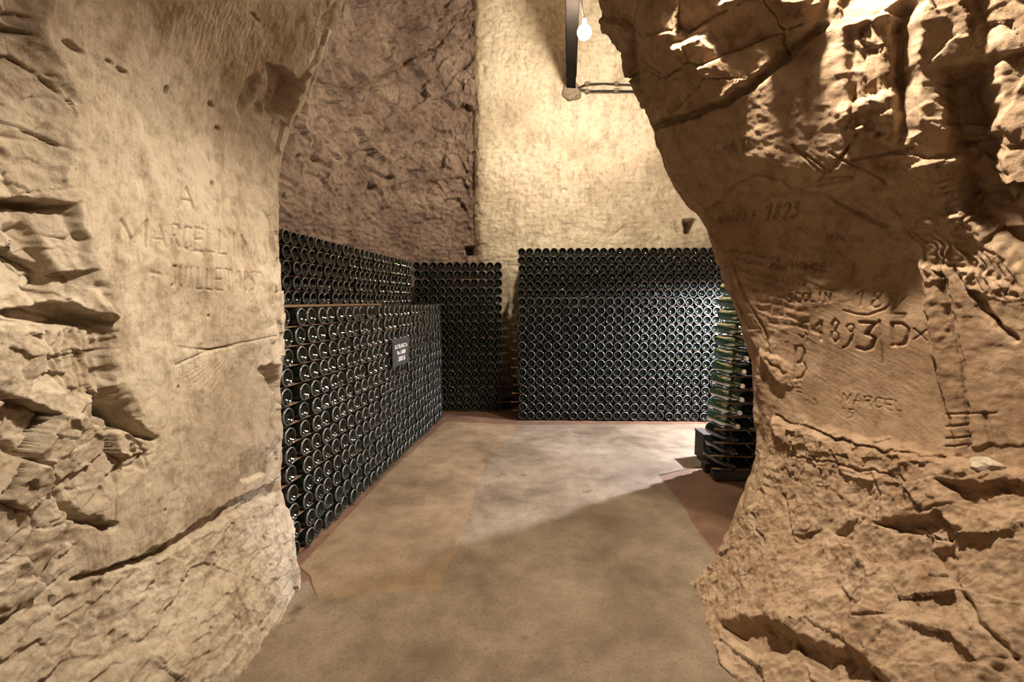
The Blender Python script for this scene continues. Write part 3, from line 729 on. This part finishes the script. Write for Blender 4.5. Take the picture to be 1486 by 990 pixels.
# end stack behind the carved pillar: necks toward the passage
E0 = Vector((1.385, 3.13)); ed = Vector((1, -.06)).normalized(); ax = Vector((.13, -1, 0))
for r in range(15):
    z = .075 + .0885 * r + DIA / 2
    for c in range(7):
        p = E0 + ed * (.118 * c + rb.uniform(-.005, .005)) + Vector((.075 * (r / 14.0), .01 * rb.uniform(-1, 1)))
        add_bottle((p.x, p.y, z), ax + Vector((0, 0, rb.uniform(-.02, .005))),
                   'dark bottle lying neck outward, %s from open end, %s layer from floor of end stack' % (ordn(c + 1), ordn(r + 1)), 'bottles of the end stack behind the carved pillar', c < 3, True, c == 0)
    for k, yy in ((0, -.20),):
        a = E0 + Vector((.075 * (r / 14.0) - .055 - rb.uniform(0, .04), yy)); b = a + ed * .92
        lath((a.x, a.y, z - DIA / 2 - .0028), (b.x, b.y, z - DIA / 2 - .0028), .024, .0050,
             'wooden lath under the bottle %s, %s layer from floor of end stack' % (('necks', 'bodies')[k], ordn(r + 1)), 'laths of the end stack')
# 300 nearest visible bottles are individuals, the rest one mass
CAND.sort(key=lambda c: (not c[4], c[0]))
caps = 0
for d, m, lab, grp, seen, cap, green in CAND[:300]:
    o = bpy.data.objects.new('wine_bottle', ME_G if green else ME_B); COL.objects.link(o); o.matrix_world = m
    tag(o, lab, 'bottle', grp)
    if cap:
        c = bpy.data.objects.new('crown_cap', ME_C); COL.objects.link(c); c.parent = o
lowp = [PROF[i] for i in (0, 2, 3, 4, 5, 6, 7, 8, 9, 11, 13, 15, 17, 19)]
RING = (4, 5)
vL, fL, mL = lathe(lowp, 16); fL = np.array(fL); vH = np.concatenate([vL, np.ones((len(vL), 1))], 1)
RING = (3,)
vU, fU, mU = lathe([PROF[i] for i in (0, 3, 5, 7, 9, 11, 13, 17, 19)], 9); fU = np.array(fU); vU = np.concatenate([vU, np.ones((len(vU), 1))], 1)
Vs, Fs, Ms = [], [], []; base = 0
for k, (d, m, lab, grp, seen, cap, green) in enumerate(CAND[300:]):
    vv, ff_, mm = (vH, fL, mL) if seen else (vU, fU, mU)    # the inner, hidden half of the piles is plainer
    Vs.append((vv @ np.array(m).T)[:, :3]); Fs.append(ff_ + base); Ms.append(mm); base += len(vv)
Vs = np.concatenate(Vs); Fs = np.concatenate(Fs)
me = bpy.data.meshes.new('stacked_wine_bottles')
tri = [tuple(dict.fromkeys(q)) for q in Fs.tolist()]
me.from_pydata(Vs.tolist(), [], tri)
me.polygons.foreach_set('material_index', np.concatenate(Ms).astype(np.int32)); me.polygons.foreach_set('use_smooth', np.ones(len(tri), bool))
me.materials.append(M['glass']); me.materials.append(M['ring']); me.update()
mass = bpy.data.objects.new('stacked_wine_bottles', me); COL.objects.link(mass)
tag(mass, 'mass of dark wine bottles lying base outward in the far stacks', 'bottles', None, 'stuff')

# ------------------------------------------------------------------ slate sign on the low stack
s0 = (570, 489); s1 = (592, 488)
def on_plane(px, py, out):
    n = Vector((nl.x, nl.y, 0)); p0 = Vector((A1[0], A1[1], 0)) + n * out; d = Vector(ray(px, py)); o = Vector((0, 0, HC))
    t = (p0 - o).dot(n) / d.dot(n); return o + d * t
c = on_plane(581.5, 510, .020); wdt = (on_plane(593, 510, .02) - on_plane(570, 510, .02)).length; hgt = .20
sg = empty('slate_sign', c); sg.rotation_euler = (0, 0, math.atan2(dl.y, dl.x))
tag(sg, 'small dark slate sign with white chalk writing on the low stack', 'sign')
bm = box_bm(wdt, .008, hgt, .001); obj('board', bm, M['slate'], sg)
for txt, z, sz, x in (('A.C BLANC 2e', .028, .040, 0), ('Vin 1.8050', -.018, .040, 0), ('5005 bl', -.066, .046, .015)):
    cu = bpy.data.curves.new('chalk_text', 'FONT'); cu.body = txt; cu.size = sz; cu.align_x = 'CENTER'; cu.extrude = .0006; cu.offset = .0006
    tmp = bpy.data.objects.new('tmp', cu); COL.objects.link(tmp); bpy.context.view_layer.update()
    me = bpy.data.meshes.new_from_object(tmp); bpy.data.objects.remove(tmp)
    xs_ = [v_.co.x for v_ in me.vertices]; wd = max(xs_) - min(xs_); s_ = min(1.0, wdt * .9 / wd)
    o = bpy.data.objects.new('chalk_writing', me); me.materials.append(M['chalk_line']); COL.objects.link(o); o.parent = sg
    o.scale = (s_, 1, 1); o.rotation_euler = (math.pi / 2, 0, 0); o.location = (x * .5, -.0052, z)

# ------------------------------------------------------------------ lamp, beam, conduits on the back wall
def tube_bm(pts, r, seg=10):
    bm = bmesh.new(); prev = None; pts = [Vector(p) for p in pts]
    for k, p in enumerate(pts):
        t = (pts[min(k + 1, len(pts) - 1)] - pts[max(k - 1, 0)]).normalized()
        a = t.cross(Vector((0, 0, 1))); a = a.normalized() if a.length > 1e-4 else Vector((1, 0, 0)); b = t.cross(a)
        ring = [bm.verts.new(p + (a * math.cos(2 * math.pi * i / seg) + b * math.sin(2 * math.pi * i / seg)) * r) for i in range(seg)]
        if prev:
            for i in range(seg): bm.faces.new((prev[i], prev[(i + 1) % seg], ring[(i + 1) % seg], ring[i]))
        else: bm.faces.new(ring)
        prev = ring
    bm.faces.new(prev[::-1]); return bm
def lump_bm(rx, ry, rz, seed, sub=3):
    bm = bmesh.new(); bmesh.ops.create_icosphere(bm, subdivisions=sub, radius=1); rnd = random.Random(seed); ph = [rnd.uniform(0, 9) for _ in range(6)]
    for w_ in bm.verts:
        n = 1 + .16 * math.sin(3.1 * w_.co.x + ph[0]) * math.cos(3.7 * w_.co.z + ph[1]) + .10 * math.sin(6.3 * w_.co.y + ph[2] + 5 * w_.co.x) + rnd.uniform(-.04, .04)
        w_.co = Vector((w_.co.x * rx * n, w_.co.y * ry * n, w_.co.z * rz * n))
    return bm
bw = at(829, 128, 5.42); bn = np.array([at(831, -20, 3.5)[0], 3.5, bw[2] - .03])
bt = empty('steel_beam', bw); tag(bt, 'dark beam running from the back wall over the gallery', 'beam')
dv_ = Vector(bn) - Vector(bw); Ln = dv_.length + .9
bm = bmesh.new()
for (sx, sz, oz) in ((.10, .16, .06), (.12, .012, .15)):
    bmesh.ops.create_cube(bm, size=1, matrix=Matrix.Translation((0, Ln / 2 - .1, oz)) @ Matrix.Diagonal((sx, Ln, sz, 1)))
o = obj('girder', bm, M['beam'], bt); o.rotation_euler = dv_.to_track_quat('Y', 'Z').to_euler()
o = obj('mortar_patch', lump_bm(.105, .05, .10, 3), M['mortar'], bt); o.location = (0, -.0, -.02)
lp = Vector(at(848, 47, 3.80))
lt = empty('cellar_lamp', lp); tag(lt, 'lit bare bulb lamp hanging beside the dark beam', 'lamp')
bm = bmesh.new(); bmesh.ops.create_uvsphere(bm, u_segments=20, v_segments=12, radius=.052)
obj('bulb', bm, M['bulb'], lt, True)
bm = tube_bm([(0, 0, .046), (0, 0, .10)], .018, 14); obj('socket', bm, M['galv'], lt)
tt = (3.80 - bw[1]) / (bn[1] - bw[1]); bc = Vector(bw) + (Vector(bn) - Vector(bw)) * tt + Vector((.03, 0, .12)) - lp
bm = tube_bm([(0, 0, .095), (-.01, .0, .13), bc * .6 + Vector((0, 0, .06)), bc], .008); obj('bracket', bm, M['galv'], lt)
WY = 5.405
cd = empty('conduit', Vector(at(840, 130, WY))); tag(cd, 'pair of dark cables clipped along the back wall from the beam', 'cable')
ba = Vector(cd.location)
rel = lambda px, py: Vector(at(px, py, WY)) - ba
obj('upper_cable', tube_bm([rel(836, 129), rel(850, 122), rel(875, 121), rel(930, 124), rel(1000, 127)], .008), M['cable'], cd)
obj('lower_cable', tube_bm([rel(832, 129), rel(860, 132), rel(893, 132), rel(930, 133), rel(1000, 134)], .011), M['cable'], cd)
for px, py, s_ in ((852, 121, .030), (852, 132, .028), (894, 121, .028), (894, 131, .032)):
    o = obj('clip', lump_bm(s_ * 1.1, .03, s_ * .8, px + py, 2), M['mortar'], cd); o.location = rel(px, py)
# lamp bodies above the frame and in the side gallery
for nm, p, lab in (('passage_lamp', PASS_LAMP, 'bulkhead lamp under the vault of the passage'), ('gallery_lamp', SIDE_LAMP, 'lamp on a stand in the side gallery')):
    e = empty(nm, p); tag(e, lab, 'lamp')
    drop = -.078 if nm == 'passage_lamp' else -.030  # unseen shades added; the rim drop cuts light off the upper walls
    bm = bmesh.new(); prev = None
    for r_, z_ in ((.03, .075), (.05, .055), (.12, drop), (.123, drop), (.053, .060), (.03, .080)):
        ring = [bm.verts.new((r_ * math.cos(a_ * math.pi / 12), r_ * math.sin(a_ * math.pi / 12), z_)) for a_ in range(24)]
        if prev:
            for i in range(24): bm.faces.new((prev[i], prev[(i + 1) % 24], ring[(i + 1) % 24], ring[i]))
        prev = ring
    obj('added_shade', bm, M['galv'], e); obj('socket', tube_bm([(0, 0, .06), (.0, 0, .16)], .031, 16), M['galv'], e)
    if nm == 'gallery_lamp':
        obj('post', tube_bm([(.20, 0, -p[2] + .02), (.20, 0, .2)], .018), M['galv'], e); obj('foot', box_bm(.3, .3, .02, .003), M['galv'], e).location = (.2, 0, -p[2] + .016)
        obj('arm', tube_bm([(.20, 0, .19), (.1, 0, .20), (0, 0, .15)], .012), M['galv'], e)

# ------------------------------------------------------------------ small things
o = obj('rock_outcrop', lump_bm(.13, .10, .15, 12, 4), M['chalk'], wl); o.location = at(448, -6, 1.93)
tb = Vector((A1[0], A1[1], 0)); ty = 13 * PV + .010
lath(tb + Vector((dl.x, dl.y, 0)) * -.04 - Vector((nl.x, nl.y, 0)) * .05 + Vector((0, 0, ty + .004)), tb + Vector((dl.x, dl.y, 0)) * 1.15 - Vector((nl.x, nl.y, 0)) * .06 + Vector((0, 0, ty + .004)), .05, .010, 'thicker wooden lath lying on top of the low stack', 'laths of the low stack')
p = R.on(1428, 672); st = obj('loose_stone', lump_bm(.045, .035, .020, 5), M['chalk']); st.location = (p[0] + .012, p[1] - .004, p[2] - .006)
tag(st, 'pale loose stone lying on the ledge of the carved pillar', 'stone')
e0 = ground(1030, 712); o = obj('timber_sleeper', box_bm(1.0, .07, .06, .004), M['dark_wood']); o.location = (1.33 + .5, 2.93, .037); tag(o, 'dark timber sleeper under the bottle necks of the end stack', 'timber')
o = obj('timber_sleeper', box_bm(1.0, .07, .06, .004), M['dark_wood']); o.location = (1.33 + .5, 3.08, .037); tag(o, 'dark timber sleeper under the bottle bodies of the end stack', 'timber')
ct = empty('black_crate', (1.475, 3.30, .012)); tag(ct, 'black crate standing at the open end of the end stack', 'crate')
for nm, sz, lc in (('side_panel', (.012, .16, .19), (-.08, 0, .10)), ('side_panel', (.012, .16, .19), (.08, 0, .10)), ('end_panel', (.15, .012, .19), (0, -.075, .10)), ('end_panel', (.15, .012, .19), (0, .075, .10)), ('bottom', (.15, .15, .012), (0, 0, .01)), ('rim', (.18, .17, .014), (0, 0, .20))):
    o = obj(nm, box_bm(*sz, .002), M['dark_wood'], ct); o.location = lc
